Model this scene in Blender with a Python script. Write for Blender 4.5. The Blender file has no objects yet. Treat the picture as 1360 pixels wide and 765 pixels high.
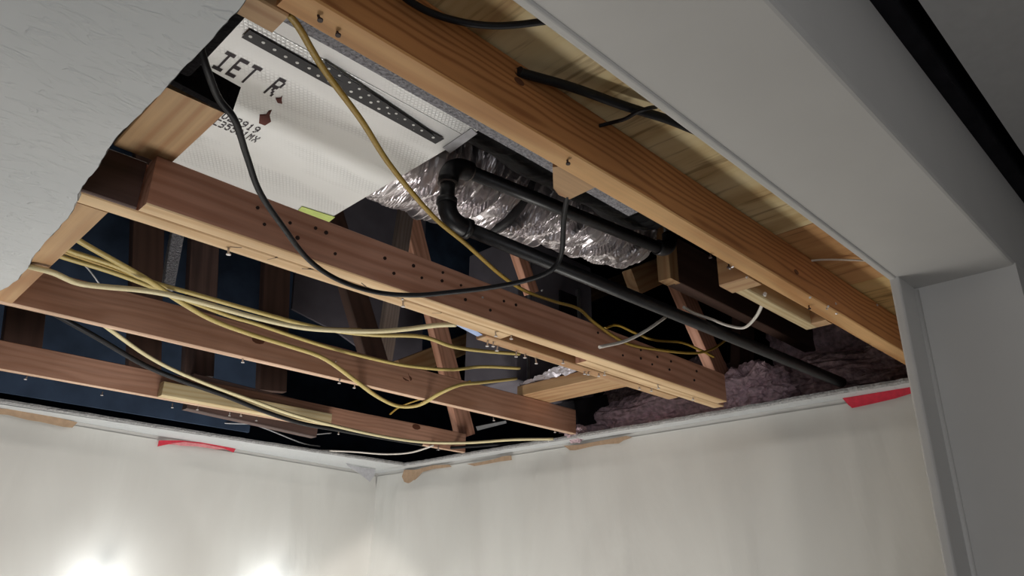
import bpy, bmesh, math, random
from mathutils import Vector, Matrix, noise

random.seed(7)
sc = bpy.context.scene
col = sc.collection
# world axes: X along the ceiling joists (away to the right), Y across them (away to the left), Z up.
# origin = the camera, held about 1.9 m above the floor in the next room
R = ((0.71093139, -0.27777898, -0.64607693), (-0.70304847, -0.25811922, -0.66264419), (0.01730375, 0.92531795, -0.37879714))
FPX, CX, CY = 989.656, 680.0, 382.5
cam = bpy.data.cameras.new('camera'); camo = bpy.data.objects.new('camera', cam); col.objects.link(camo)
camo.matrix_world = Matrix(R).to_4x4(); cam.sensor_width = 36; cam.lens = 36 * FPX / 1360; cam.clip_start = 0.01
sc.camera = camo
sc.view_settings.view_transform = 'Standard'; sc.view_settings.look = 'None'
sc.view_settings.gamma = 1; sc.view_settings.exposure = -0.1
w = bpy.data.worlds.new('world'); sc.world = w; w.use_nodes = True
w.node_tree.nodes['Background'].inputs[0].default_value = (.02, .022, .026, 1); w.node_tree.nodes['Background'].inputs[1].default_value = .3

FLOOR = -1.9; CEIL = .54; WL = 3.0; WR = 2.13     # floor, ceiling, left wall (y), right wall (x)

def lamp(name, kind, loc, power, color, size=.1, aim=None, **kw):
    l = bpy.data.lights.new(name, kind); l.energy = power; l.color = color
    if kind == 'AREA': l.shape = 'RECTANGLE'; l.size = size; l.size_y = kw.get('size_y', size)
    else: l.shadow_soft_size = size
    if kind == 'SPOT': l.spot_size = math.radians(kw['angle']); l.spot_blend = kw.get('blend', .3)
    o = bpy.data.objects.new(name, l); col.objects.link(o); o.location = loc
    if aim is not None: o.rotation_euler = (Vector(aim) - Vector(loc)).to_track_quat('-Z', 'Y').to_euler()
    return o
# unseen area light added low in the bathroom to brighten the joist undersides
lamp('added_uplight', 'AREA', (.95, 1.55, -1.2), 31, (1, .97, .92), .7, aim=(1.1, 2.75, .3), size_y=.7)
# scallop on the corner from the shaded vanity lamp
lamp('vanity_spot', 'SPOT', (1.2, 1.75, -.85), 52, (1, .92, .85), .05, aim=(2.05, 2.8, -.93), angle=78, blend=.10)
# dim daylight of the next room, behind the camera
lamp('room_light', 'AREA', (-.9, -.9, -.2), 12, (.95, .96, 1), 1.2, aim=(1.2, .4, .2))

# ------------------------------------------------------------------ points
def ray(x, y):
    c = Vector((x - CX, -(y - CY), -FPX)).normalized()
    return Matrix(R) @ c
def Z(x, y, z): r = ray(x, y); return r * (z / r.z)
def Yp(x, y, v): r = ray(x, y); return r * (v / r.y)
def Xp(x, y, v): r = ray(x, y); return r * (v / r.x)
def K(k):
    x, y, v = k[0], k[1], k[2]
    if len(k) == 4: return Yp(x, y, k[3]) if v == 'b' else Xp(x, y, k[3])
    return Z(x, y, v)

# ------------------------------------------------------------------ materials
def new_mat(name):
    m = bpy.data.materials.new(name); m.use_nodes = True
    nt = m.node_tree; return m, nt, nt.nodes['Principled BSDF']
def N(nt, t, **kw):
    n = nt.nodes.new(t)
    for k, v in kw.items():
        if k in n.inputs.keys(): n.inputs[k].default_value = v
        else: setattr(n, k, v)
    return n
def ramp(nt, src, stops):
    r = nt.nodes.new('ShaderNodeValToRGB'); e = r.color_ramp.elements
    while len(e) < len(stops): e.new(.5)
    for i, (p, c) in enumerate(stops): e[i].position = p; e[i].color = (*c, 1)
    nt.links.new(src, r.inputs[0]); return r
def coords(nt, scale, kind='Object', rnd=True):
    tc = nt.nodes.new('ShaderNodeTexCoord'); mp = nt.nodes.new('ShaderNodeMapping'); mp.inputs['Scale'].default_value = scale
    nt.links.new(tc.outputs[kind], mp.inputs[0])
    if rnd:
        oi = nt.nodes.new('ShaderNodeObjectInfo'); ml = N(nt, 'ShaderNodeMath', operation='MULTIPLY'); ml.inputs[1].default_value = 7
        cb = nt.nodes.new('ShaderNodeCombineXYZ')
        nt.links.new(oi.outputs['Random'], ml.inputs[0]); nt.links.new(ml.outputs[0], cb.inputs[0])
        m3 = N(nt, 'ShaderNodeMath', operation='MULTIPLY'); m3.inputs[1].default_value = .07; nt.links.new(oi.outputs['Random'], m3.inputs[0]); nt.links.new(m3.outputs[0], cb.inputs[1]); cb.inputs[2].default_value = .03
        nt.links.new(cb.outputs[0], mp.inputs['Location'])
    return mp
def bump(nt, bs, src, strength, dist):
    b = N(nt, 'ShaderNodeBump'); b.inputs['Strength'].default_value = strength; b.inputs['Distance'].default_value = dist
    nt.links.new(src, b.inputs['Height']); nt.links.new(b.outputs[0], bs.inputs['Normal']); return b
def mix(nt, f, a, b, mode='MIX'):
    m = nt.nodes.new('ShaderNodeMix'); m.data_type = 'RGBA'; m.blend_type = mode
    for i, v in ((0, f), (6, a), (7, b)):
        if isinstance(v, (int, float)): m.inputs[i].default_value = v
        elif isinstance(v, tuple): m.inputs[i].default_value = (*v, 1)
        else: nt.links.new(v, m.inputs[i])
    return m
def wood(name, light, dark, ring=5.0, grain=.5, rough=.62, knots=.5):
    m, nt, bs = new_mat(name)
    mp = coords(nt, (1, 1, 1))
    # cathedral rings, stretched along the board
    wv = N(nt, 'ShaderNodeTexWave', wave_type='RINGS', rings_direction='X')
    wv.inputs['Scale'].default_value = ring; wv.inputs['Distortion'].default_value = 9.0
    wv.inputs['Detail'].default_value = 2; wv.inputs['Detail Scale'].default_value = .55; wv.inputs['Detail Roughness'].default_value = .45
    st = N(nt, 'ShaderNodeMapping'); st.inputs['Scale'].default_value = (1.3, 6, 6)
    nt.links.new(mp.outputs[0], st.inputs[0]); nt.links.new(st.outputs[0], wv.inputs[0])
    fb = N(nt, 'ShaderNodeMapping'); fb.inputs['Scale'].default_value = (6, 160, 160)
    nt.links.new(mp.outputs[0], fb.inputs[0])
    ns = N(nt, 'ShaderNodeTexNoise'); ns.inputs['Scale'].default_value = 1.0; ns.inputs['Detail'].default_value = 4
    nt.links.new(fb.outputs[0], ns.inputs[0])
    big = N(nt, 'ShaderNodeTexNoise'); big.inputs['Scale'].default_value = 3.5; big.inputs['Detail'].default_value = 3
    nt.links.new(mp.outputs[0], big.inputs[0])
    r1 = ramp(nt, wv.outputs[1], [(0, light), (.55, tuple(l * .93 for l in light)), (1, dark)])
    r2 = ramp(nt, ns.outputs[0], [(.3, (.74, .72, .70)), (.65, (1.05, 1.03, 1))])
    m1 = mix(nt, grain, r1.outputs[0], r2.outputs[0], 'MULTIPLY')
    r3 = ramp(nt, big.outputs[0], [(.33, (.72, .66, .6)), (.6, (1, 1, 1))])
    m2 = mix(nt, .75, m1.outputs[2], r3.outputs[0], 'MULTIPLY')
    last = m2
    if knots:
        vo = N(nt, 'ShaderNodeTexVoronoi'); vo.inputs['Scale'].default_value = 2.6
        ks = N(nt, 'ShaderNodeMapping'); ks.inputs['Scale'].default_value = (1, 2.1, 2.1)
        nt.links.new(mp.outputs[0], ks.inputs[0]); nt.links.new(ks.outputs[0], vo.inputs[0])
        rk = ramp(nt, vo.outputs['Distance'], [(0, (1, 1, 1)), (.035, (.8, .8, .8)), (.075, (0, 0, 0))])
        last = mix(nt, rk.outputs[0], m2.outputs[2], tuple(d * .3 for d in dark))
    nt.links.new(last.outputs[2], bs.inputs['Base Color'])
    bs.inputs['Roughness'].default_value = rough
    bump(nt, bs, ns.outputs[0], .25, .0006)
    return m
def plain(name, c, rough=.6, metal=0, nscale=40, nstr=.2, ndist=.001, var=.12, spec=.5):
    m, nt, bs = new_mat(name)
    mp = coords(nt, (1, 1, 1))
    ns = N(nt, 'ShaderNodeTexNoise'); ns.inputs['Scale'].default_value = nscale; ns.inputs['Detail'].default_value = 4
    nt.links.new(mp.outputs[0], ns.inputs[0])
    r = ramp(nt, ns.outputs[0], [(.3, tuple(x * (1 - var) for x in c)), (.7, tuple(min(1, x * (1 + var)) for x in c))])
    nt.links.new(r.outputs[0], bs.inputs['Base Color'])
    bs.inputs['Roughness'].default_value = rough; bs.inputs['Metallic'].default_value = metal
    bs.inputs['Specular IOR Level'].default_value = spec
    if nstr: bump(nt, bs, ns.outputs[0], nstr, ndist)
    return m

M = {}
M['pine_orange'] = wood('pine_orange', (.50, .225, .08), (.30, .11, .033), ring=5, grain=.4, knots=.0)
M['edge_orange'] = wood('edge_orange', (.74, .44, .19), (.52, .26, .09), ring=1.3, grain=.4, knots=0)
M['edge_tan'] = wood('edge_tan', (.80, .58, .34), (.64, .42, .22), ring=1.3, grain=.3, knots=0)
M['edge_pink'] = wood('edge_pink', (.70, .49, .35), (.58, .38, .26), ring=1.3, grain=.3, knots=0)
M['knot'] = plain('dark_knot', (.11, .035, .015), .6)
M['pine_red'] = wood('pine_red', (.72, .385, .27), (.56, .27, .175), ring=2.6, grain=.45, knots=.6)
M['pine_pink'] = wood('pine_pink', (.54, .30, .21), (.45, .235, .155), ring=4, grain=.6)
M['pine_pale'] = wood('pine_pale', (.72, .60, .36), (.62, .47, .25), ring=4, grain=.3, knots=.3)
M['pine_tan'] = wood('pine_tan', (.56, .36, .19), (.45, .25, .12), ring=2, grain=.4)
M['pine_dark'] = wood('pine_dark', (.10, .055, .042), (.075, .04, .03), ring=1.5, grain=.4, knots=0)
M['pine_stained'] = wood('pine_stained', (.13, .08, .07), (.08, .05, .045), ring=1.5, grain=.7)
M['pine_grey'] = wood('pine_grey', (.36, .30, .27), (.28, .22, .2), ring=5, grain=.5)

def plywood_mat(name='plywood', tint=(1, 1, 1)):
    m, nt, bs = new_mat(name)
    mp = coords(nt, (1, 1, 1))
    st = N(nt, 'ShaderNodeMapping'); st.inputs['Scale'].default_value = (9, 1.7, 1)
    nt.links.new(mp.outputs[0], st.inputs[0])
    ns = N(nt, 'ShaderNodeTexNoise'); ns.inputs['Scale'].default_value = 1; ns.inputs['Detail'].default_value = 5; ns.inputs['Distortion'].default_value = .8
    nt.links.new(st.outputs[0], ns.inputs[0])
    r = ramp(nt, ns.outputs[0], [(.30, (.40, .21, .09)), (.40, (.60, .42, .2)), (.52, (.78, .64, .36)), (.72, (.84, .72, .46))])
    f = N(nt, 'ShaderNodeMapping'); f.inputs['Scale'].default_value = (75, 6, 1)
    nt.links.new(mp.outputs[0], f.inputs[0])
    n2 = N(nt, 'ShaderNodeTexNoise'); n2.inputs['Scale'].default_value = 1; n2.inputs['Detail'].default_value = 3
    nt.links.new(f.outputs[0], n2.inputs[0])
    r2 = ramp(nt, n2.outputs[0], [(.32, (.45, .36, .28)), (.44, (.95, .93, .9)), (.7, (1, 1, 1))])
    mt_ = mix(nt, 1.0, r.outputs[0], tint, 'MULTIPLY'); mm = mix(nt, .8, mt_.outputs[2], r2.outputs[0], 'MULTIPLY')
    nt.links.new(mm.outputs[2], bs.inputs['Base Color']); bs.inputs['Roughness'].default_value = .7
    bump(nt, bs, n2.outputs[0], .3, .001)
    return m
M['plywood'] = plywood_mat(); M['plywood_red'] = plywood_mat('reddish_plywood', (.82, .56, .42)); M['plywood_gold'] = plywood_mat('golden_plywood', (.95, .8, .6))

def drywall_mat():
    m, nt, bs = new_mat('textured_drywall')
    mp = coords(nt, (26, 60, 30), rnd=False)
    ns = N(nt, 'ShaderNodeTexNoise'); ns.inputs['Scale'].default_value = 1; ns.inputs['Detail'].default_value = 3; ns.inputs['Distortion'].default_value = 1.2
    nt.links.new(mp.outputs[0], ns.inputs[0])
    r = ramp(nt, ns.outputs[0], [(.52, (0, 0, 0)), (.66, (1, 1, 1))])
    m2 = coords(nt, (1, 1, 1), rnd=False)
    b2 = N(nt, 'ShaderNodeTexNoise'); b2.inputs['Scale'].default_value = 3; b2.inputs['Detail'].default_value = 5
    nt.links.new(m2.outputs[0], b2.inputs[0])
    rc = ramp(nt, b2.outputs[0], [(.3, (.53, .55, .56)), (.7, (.60, .615, .62))])
    nt.links.new(rc.outputs[0], bs.inputs['Base Color']); bs.inputs['Roughness'].default_value = .75
    bump(nt, bs, r.outputs[0], .6, .002)
    return m
M['drywall'] = drywall_mat()
M['paint'] = plain('white_paint', (.56, .55, .53), .45, nscale=6, nstr=.05, ndist=.002, var=.03)
M['paint_matt'] = plain('matt_white_paint', (.60, .59, .57), .8, nscale=60, nstr=.15, ndist=.0005, var=.03)
M['gypsum'] = plain('broken_gypsum', (.42, .42, .42), .95, nscale=180, nstr=.8, ndist=.003, var=.25)
def poly_mat():
    m, nt, bs = new_mat('polythene_sheet')
    mp = coords(nt, (2.2, 2.2, .7), rnd=True)
    ns = N(nt, 'ShaderNodeTexNoise'); ns.inputs['Scale'].default_value = 1.6; ns.inputs['Detail'].default_value = 5; ns.inputs['Distortion'].default_value = .6
    nt.links.new(mp.outputs[0], ns.inputs[0])
    rc = ramp(nt, ns.outputs[0], [(.3, (.64, .63, .60)), (.7, (.71, .71, .68))])
    nt.links.new(rc.outputs[0], bs.inputs['Base Color']); bs.inputs['Roughness'].default_value = .38
    bs.inputs['Specular IOR Level'].default_value = .45
    bump(nt, bs, ns.outputs[0], .5, .02)
    return m
M['poly'] = poly_mat()
M['paper'] = plain('brown_drywall_paper', (.42, .29, .19), .9, nscale=60, nstr=.3)
M['grey_paper'] = plain('grey_drywall_paper', (.5, .5, .53), .9, nscale=60, nstr=.3)
M['red'] = plain('red_tape', (.62, .03, .06), .45, nscale=80, nstr=.5, ndist=.001)
M['red_pale'] = plain('pale_red_film', (.72, .26, .28), .4, nscale=80, nstr=.3)
M['green'] = plain('green_tape', (.52, .62, .18), .5)
M['yellow'] = plain('yellow_cable_jacket', (.50, .39, .13), .45, nscale=300, nstr=.1, var=.08)
M['mustard'] = plain('mustard_cable_jacket', (.36, .23, .035), .45, nscale=300, nstr=.1, var=.15)
M['cream'] = plain('cream_cable_jacket', (.66, .58, .34), .45, nscale=300, nstr=.1, var=.06)
M['white'] = plain('white_cable_jacket', (.72, .68, .62), .45, nscale=300, nstr=.05, var=.05)
M['black'] = plain('black_cable_jacket', (.008, .008, .010), .5, nscale=200, nstr=.1, spec=.25)
M['abs'] = plain('black_pipe', (.012, .012, .014), .42, nscale=90, nstr=.25, var=.4, ndist=.0006)
M['glue'] = plain('dried_pipe_cement', (.10, .08, .07), .7)
M['plastic'] = plain('black_film', (.004, .004, .005), .5, nscale=18, nstr=.35, ndist=.01, spec=.12)
M['blackstrap'] = plain('black_strap', (.02, .02, .024), .5)
M['hole'] = plain('strap_hole_foil', (.8, .8, .78), .5)
M['steel'] = plain('galvanised_steel', (.42, .43, .45), .45, .7, nscale=50, nstr=.1)
M['screw'] = plain('zinc_screw', (.62, .60, .60), .4, .5)
M['nailhead'] = plain('rusty_nail_head', (.035, .018, .015), .6, .2)
M['fuzz'] = plain('grey_fibreglass_edge', (.30, .30, .33), .95, nscale=220, nstr=1, ndist=.006, var=.35)
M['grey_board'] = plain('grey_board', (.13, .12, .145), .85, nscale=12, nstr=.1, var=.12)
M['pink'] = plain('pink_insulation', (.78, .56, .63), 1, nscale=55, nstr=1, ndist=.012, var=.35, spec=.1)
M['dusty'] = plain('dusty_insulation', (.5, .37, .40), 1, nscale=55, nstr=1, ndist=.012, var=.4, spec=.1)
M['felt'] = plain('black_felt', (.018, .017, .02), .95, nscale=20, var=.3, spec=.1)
M['blue_gloom'] = plain('bluish_attic_gloom', (.035, .055, .095), .9, nscale=8, var=.3, spec=.2)  # bluish dark of the attic put into the colour
M['tar'] = plain('black_foam', (.008, .007, .008), .9, nscale=150, nstr=1, ndist=.004, spec=.1)  # also colours the strip that paints the dark gap at the ceiling edge
M['ink'] = plain('grey_ink', (.085, .075, .085), .8, nscale=200, nstr=0)
M['tear'] = plain('rusty_tear', (.17, .05, .04), .8)
M['bluetape'] = plain('pale_blue_label', (.36, .46, .72), .6)
M['floor'] = plain('floor_tile', (.38, .35, .31), .5)
def foil(name, grid=True, rough=.34, c=(.80, .81, .81), metal=.75):
    m, nt, bs = new_mat(name)
    mp = coords(nt, (1, 1, 1), rnd=False)
    bs.inputs['Base Color'].default_value = (*c, 1); bs.inputs['Metallic'].default_value = metal; bs.inputs['Roughness'].default_value = rough
    n0 = N(nt, 'ShaderNodeTexNoise'); n0.inputs['Scale'].default_value = 5; n0.inputs['Detail'].default_value = 3
    nt.links.new(mp.outputs[0], n0.inputs[0])
    if grid:
        hs = []
        for ang in (0, 60, -60):
            r = N(nt, 'ShaderNodeMapping'); r.inputs['Rotation'].default_value = (0, 0, math.radians(ang))
            nt.links.new(mp.outputs[0], r.inputs[0])
            wv = N(nt, 'ShaderNodeTexWave', bands_direction='Y'); wv.inputs['Scale'].default_value = 46; wv.inputs['Distortion'].default_value = .4
            nt.links.new(r.outputs[0], wv.inputs[0])
            p = N(nt, 'ShaderNodeMath', operation='POWER'); p.inputs[1].default_value = 6
            nt.links.new(wv.outputs[1], p.inputs[0]); hs.append(p)
        a = N(nt, 'ShaderNodeMath', operation='ADD'); nt.links.new(hs[0].outputs[0], a.inputs[0]); nt.links.new(hs[1].outputs[0], a.inputs[1])
        b = N(nt, 'ShaderNodeMath', operation='ADD'); nt.links.new(a.outputs[0], b.inputs[0]); nt.links.new(hs[2].outputs[0], b.inputs[1])
        nn = N(nt, 'ShaderNodeMath', operation='MULTIPLY'); nt.links.new(b.outputs[0], nn.inputs[0])
        # the grid shows strongly only where the facing is pressed into the scrim
        n3 = N(nt, 'ShaderNodeTexNoise'); n3.inputs['Scale'].default_value = 7
        s3 = N(nt, 'ShaderNodeMapping'); s3.inputs['Scale'].default_value = (.5, 2, 1); nt.links.new(mp.outputs[0], s3.inputs[0]); nt.links.new(s3.outputs[0], n3.inputs[0])
        r3 = ramp(nt, n3.outputs[0], [(.46, (.05, .05, .05)), (.62, (1, 1, 1))]); nt.links.new(r3.outputs[0], nn.inputs[1])
        b1 = bump(nt, bs, nn.outputs[0], .3, .0010)
        cm = ramp(nt, nn.outputs[0], [(0, c), (1, tuple(x * .84 for x in c))]); nt.links.new(cm.outputs[0], bs.inputs['Base Color'])
        b2 = N(nt, 'ShaderNodeBump'); b2.inputs['Strength'].default_value = .25; b2.inputs['Distance'].default_value = .012
        nt.links.new(n0.outputs[0], b2.inputs['Height']); nt.links.new(b2.outputs[0], b1.inputs['Normal'])
    else:
        n4 = N(nt, 'ShaderNodeTexNoise'); n4.inputs['Scale'].default_value = 45; n4.inputs['Detail'].default_value = 4; n4.inputs['Distortion'].default_value = 1.5
        nt.links.new(mp.outputs[0], n4.inputs[0]); bump(nt, bs, n4.outputs[0], .22, .004)
    return m
M['foil'] = foil('scrim_foil', metal=.55, rough=.42)
M['crinkle'] = foil('crinkled_foil', grid=False, rough=.3, c=(.66, .62, .64), metal=.85)
M['dullfoil'] = foil('dull_foil', grid=False, rough=.45, c=(.40, .38, .42), metal=.6)
def emit(name, c, s):
    m, nt, bs = new_mat(name); bs.inputs['Emission Color'].default_value = (*c, 1); bs.inputs['Emission Strength'].default_value = s; return m
M['bulb'] = emit('lit_bulb', (.95, .98, 1), 31)

# ------------------------------------------------------------------ builders
def link(name, me, mat=None, parent=None, loc=None, rot=None):
    o = bpy.data.objects.new(name, me); col.objects.link(o)
    if mat is not None: me.materials.append(M[mat] if isinstance(mat, str) else mat)
    if loc is not None: o.location = loc
    if rot is not None: o.rotation_euler = rot
    if parent is not None: o.parent = parent; 
    return o
def tag(o, label=None, cat=None, group=None, kind=None):
    if label: o['label'] = label
    if cat: o['category'] = cat
    if group: o['group'] = group
    if kind: o['kind'] = kind
    return o
def struct(o): o['kind'] = 'structure'; return o
def mesh_from(name, verts, faces, smooth=False):
    me = bpy.data.meshes.new(name); me.from_pydata([tuple(v) for v in verts], [], faces); me.update()
    if smooth:
        for p in me.polygons: p.use_smooth = True
    return me
def beam(name, p0, p1, w, h, mat, parent=None, up=(0, 0, 1), wob=.0012, seg=None, bevel=.002, under=None):
    """a board: local X runs from p0 to p1, w across, h along 'up'; slightly uneven arrises"""
    p0, p1 = Vector(p0), Vector(p1); d = p1 - p0; L = d.length; x = d.normalized()
    z = Vector(up); z = (z - x * z.dot(x)).normalized(); y = z.cross(x)
    n = seg or max(2, min(24, int(L / .09)))
    bm = bmesh.new(); rings = []; s = random.random() * 50
    c = bevel
    prof = [(-w/2, -h/2 + c), (-w/2 + c, -h/2), (w/2 - c, -h/2), (w/2, -h/2 + c), (w/2, h/2 - c), (w/2 - c, h/2), (-w/2 + c, h/2), (-w/2, h/2 - c)]
    for i in range(n + 1):
        t = L * i / n; r = []
        for j, (a, b) in enumerate(prof):
            da = noise.noise(Vector((t * 3, j // 2, s))) * wob; db = noise.noise(Vector((t * 3, j // 2 + 9, s))) * wob
            r.append(bm.verts.new((t, a + da, b + db)))
        rings.append(r)
    for i in range(n):
        for j in range(8): bm.faces.new((rings[i][j], rings[i+1][j], rings[i+1][(j+1) % 8], rings[i][(j+1) % 8]))
    bm.faces.new(rings[0]); bm.faces.new(list(reversed(rings[-1])))
    bmesh.ops.recalc_face_normals(bm, faces=bm.faces)
    me = bpy.data.meshes.new(name); bm.to_mesh(me); bm.free()
    o = bpy.data.objects.new(name, me); col.objects.link(o); me.materials.append(M[mat])
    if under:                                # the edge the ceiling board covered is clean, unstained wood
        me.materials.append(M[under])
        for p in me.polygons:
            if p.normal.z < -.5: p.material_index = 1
    mt = Matrix((x, y, z)).transposed().to_4x4(); mt.translation = p0
    if parent is not None:
        o.parent = parent; o.matrix_parent_inverse = parent_world(parent).inverted()
    o.matrix_basis = mt
    o['_w'] = 1; WM[o.name] = mt.copy()
    return o
WM = {}
def parent_world(p): return WM.get(p.name, Matrix.Translation(p.location))
def xbeam(name, x0, x1, y0, y1, z0, z1, mat, parent=None, **kw):      # runs along X
    return beam(name, (x0, (y0+y1)/2, (z0+z1)/2), (x1, (y0+y1)/2, (z0+z1)/2), abs(y1-y0), z1-z0, mat, parent, **kw)
def ybeam(name, x0, x1, y0, y1, z0, z1, mat, parent=None, **kw):      # runs along Y
    return beam(name, ((x0+x1)/2, y0, (z0+z1)/2), ((x0+x1)/2, y1, (z0+z1)/2), abs(x1-x0), z1-z0, mat, parent, **kw)
def child(o, p):
    o.parent = p; o.matrix_parent_inverse = parent_world(p).inverted(); return o
def box(name, x0, x1, y0, y1, z0, z1, mat, parent=None, bev=.0):
    bm = bmesh.new(); bmesh.ops.create_cube(bm, size=1)
    for v in bm.verts: v.co = Vector((v.co.x * (x1-x0), v.co.y * (y1-y0), v.co.z * (z1-z0)))
    if bev: bmesh.ops.bevel(bm, geom=bm.edges[:], offset=bev, segments=3, profile=.5, affect='EDGES')
    me = bpy.data.meshes.new(name); bm.to_mesh(me); bm.free()
    o = link(name, me, mat, loc=((x0+x1)/2, (y0+y1)/2, (z0+z1)/2)); WM[o.name] = Matrix.Translation(o.location)
    if parent is not None: child(o, parent)
    return o
def slab(name, pts, off, mat, parent=None):
    """flat polygon given thickness by the offset vector"""
    pts = [Vector(p) for p in pts]; c = sum(pts, Vector()) / len(pts); off = Vector(off); n = len(pts)
    v = [p - c for p in pts] + [p - c + off for p in pts]
    f = [list(range(n)), list(range(2*n-1, n-1, -1))] + [[i, i+n, (i+1) % n + n, (i+1) % n] for i in range(n)]
    bm = bmesh.new(); vs = [bm.verts.new(q) for q in v]
    for q in f: bm.faces.new([vs[i] for i in q])
    bmesh.ops.recalc_face_normals(bm, faces=bm.faces)
    me = bpy.data.meshes.new(name); bm.to_mesh(me); bm.free()
    o = link(name, me, mat, loc=c); WM[o.name] = Matrix.Translation(c)
    if parent is not None: child(o, parent)
    return o
def spline(pts, n=8):
    P = [Vector(p) for p in pts]; P = [P[0]*2 - P[1]] + P + [P[-1]*2 - P[-2]]; out = []
    for i in range(1, len(P) - 2):
        for k in range(n):
            t = k / n; a, b, c, d = P[i-1], P[i], P[i+1], P[i+2]
            out.append(.5 * ((2*b) + (c-a)*t + (2*a-5*b+4*c-d)*t*t + (3*b-a-3*c+d)*t**3))
    out.append(P[-2]); return out
def tube_mesh(name, pts, r, sides=10, flat=1.0, cap=True):
    n = len(pts); verts, faces = [], []
    o = pts[0]; up = Vector((0, 0, 1))
    for i, p in enumerate(pts):
        t = (pts[min(i+1, n-1)] - pts[max(i-1, 0)]).normalized()
        a = t.cross(up)
        if a.length < .05: a = t.cross(Vector((0, 1, 0)))
        a.normalize(); b = a.cross(t); rr = r(i/(n-1)) if callable(r) else r
        for k in range(sides):
            th = 2*math.pi*k/sides; verts.append(p - o + a*math.cos(th)*rr + b*math.sin(th)*rr*flat)
    for i in range(n-1):
        for k in range(sides): faces.append((i*sides+k, i*sides+(k+1) % sides, (i+1)*sides+(k+1) % sides, (i+1)*sides+k))
    if cap: faces.append(list(range(sides))[::-1]); faces.append([(n-1)*sides+k for k in range(sides)])
    me = mesh_from(name, verts, faces)
    for q in me.polygons: q.use_smooth = len(q.vertices) == 4
    return me, o
def tube(name, pts, r, mat, parent=None, sides=10, flat=1.0):
    me, o = tube_mesh(name, pts, r, sides, flat); ob = link(name, me, mat, loc=o); WM[ob.name] = Matrix.Translation(o)
    if parent is not None: child(ob, parent)
    return ob
def cable(name, knots, r, mat, label, cat='cable', group=None, flat=.75):
    return tag(tube(name, spline([K(k) for k in knots]), r, mat, flat=flat), label, cat, group)

# ------------------------------------------------------------------ structure
struct(box('floor', -2.2, 3.2, -3.0, 3.3, FLOOR - .1, FLOOR, 'floor'))
YL = lambda x: 3.10 + (x - WR) * .132      # the left wall runs a little out of square
NLn = Vector((.132, -1, 0)).normalized()
def onleft(x, y, off=.016):                # point on the left wall, 'off' in front of it
    r = ray(x, y); p0 = Vector((WR, 3.10, 0)) + NLn * off; return r * (p0.dot(NLn) / r.dot(NLn))
struct(box('wall_right', WR, WR + .1, .42, 3.10, FLOOR, CEIL - .013, 'paint'))
struct(box('wall_back', -2.3, -2.2, -3.0, 3.3, FLOOR, CEIL + .3, 'paint'))
struct(box('wall_rear', -2.2, 3.2, -3.1, -3.0, FLOOR, CEIL + .3, 'paint_matt'))
# doorway wall between the camera's room and the bathroom
XJ = 1.44
fw = struct(box('wall_front', XJ, 3.2, .231, .405, FLOOR, .545, 'paint'))
hd = struct(box('trim_1', -2.2, 3.2, .2308, .4052, .5405, .768, 'paint', bev=.007))
jr = struct(box('trim_2', 1.357, XJ + .01, .395, .412, FLOOR, .553, 'paint', bev=.005))
hb = struct(box('trim_3', -2.2, 1.37, .399, .4125, .5375, .56, 'paint', bev=.004))
jb = struct(tube('trim_4', [Vector((XJ - .002, .395, FLOOR)), Vector((XJ - .002, .395, .0)), Vector((XJ - .002, .395, .537))], .0065, 'paint'))
struct(slab('wall_left', [Vector((-2.2, YL(-2.2), FLOOR)), Vector((WR + .1, YL(WR + .1), FLOOR)), Vector((WR + .1, YL(WR + .1), CEIL - .013)), Vector((-2.2, YL(-2.2), CEIL - .013))], (0, .1, 0), 'paint'))
# ceiling of the camera's room, stopping short of the wall and leaving a dark gap
struct(box('ceiling', -2.2, 3.2, -3.0, .186, .772, .79, 'paint_matt'))
struct(box('trim_5', -2.2, 3.2, .17, .26, .90, .93, 'felt'))
# what is left of the bathroom ceiling: a panel with a wavy cut edge
E = [(332, -6), (318, 12), (296, 34), (262, 74), (242, 92), (228, 107), (200, 138), (168, 168), (150, 188), (139, 204), (128, 226), (112, 244), (104, 258), (98, 278), (82, 298), (60, 322), (44, 340), (36, 356), (24, 371), (10, 381), (0, 386)]
edge = [Z(x, y, .527) for x, y in E]
edge = [Vector((.215, .42, .527))] + [p for p in edge if p.y > .425]
full = []
for i in range(len(edge) - 1):
    for k in range(5):
        p = edge[i].lerp(edge[i+1], k/5); s = noise.noise(p * 60) * .0022; full.append(Vector((p.x + s, p.y, p.z)))
full += [edge[-1], Vector((.236, 2.0, .527)), Vector((.24, 2.82, .527))]
cp = struct(slab('ceiling', [Vector((-2.2, .42, .527))] + full + [Vector((-2.2, 2.82, .527))], (0, 0, .0125), 'drywall'))
lip = [v + Vector((.0008, 0, .001)) for v in full]
v = []; f = []
for i, p in enumerate(lip):
    q = noise.noise(p * 90) * .0012
    v += [p + Vector((q, 0, 0)), p + Vector((.0015 + q, 0, .0105))]
    if i: f.append((2*i-2, 2*i-1, 2*i+1, 2*i))
o = link('broken_edge', mesh_from('broken_edge', v, f), 'gypsum'); WM[o.name] = Matrix(); child(o, cp)

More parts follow.
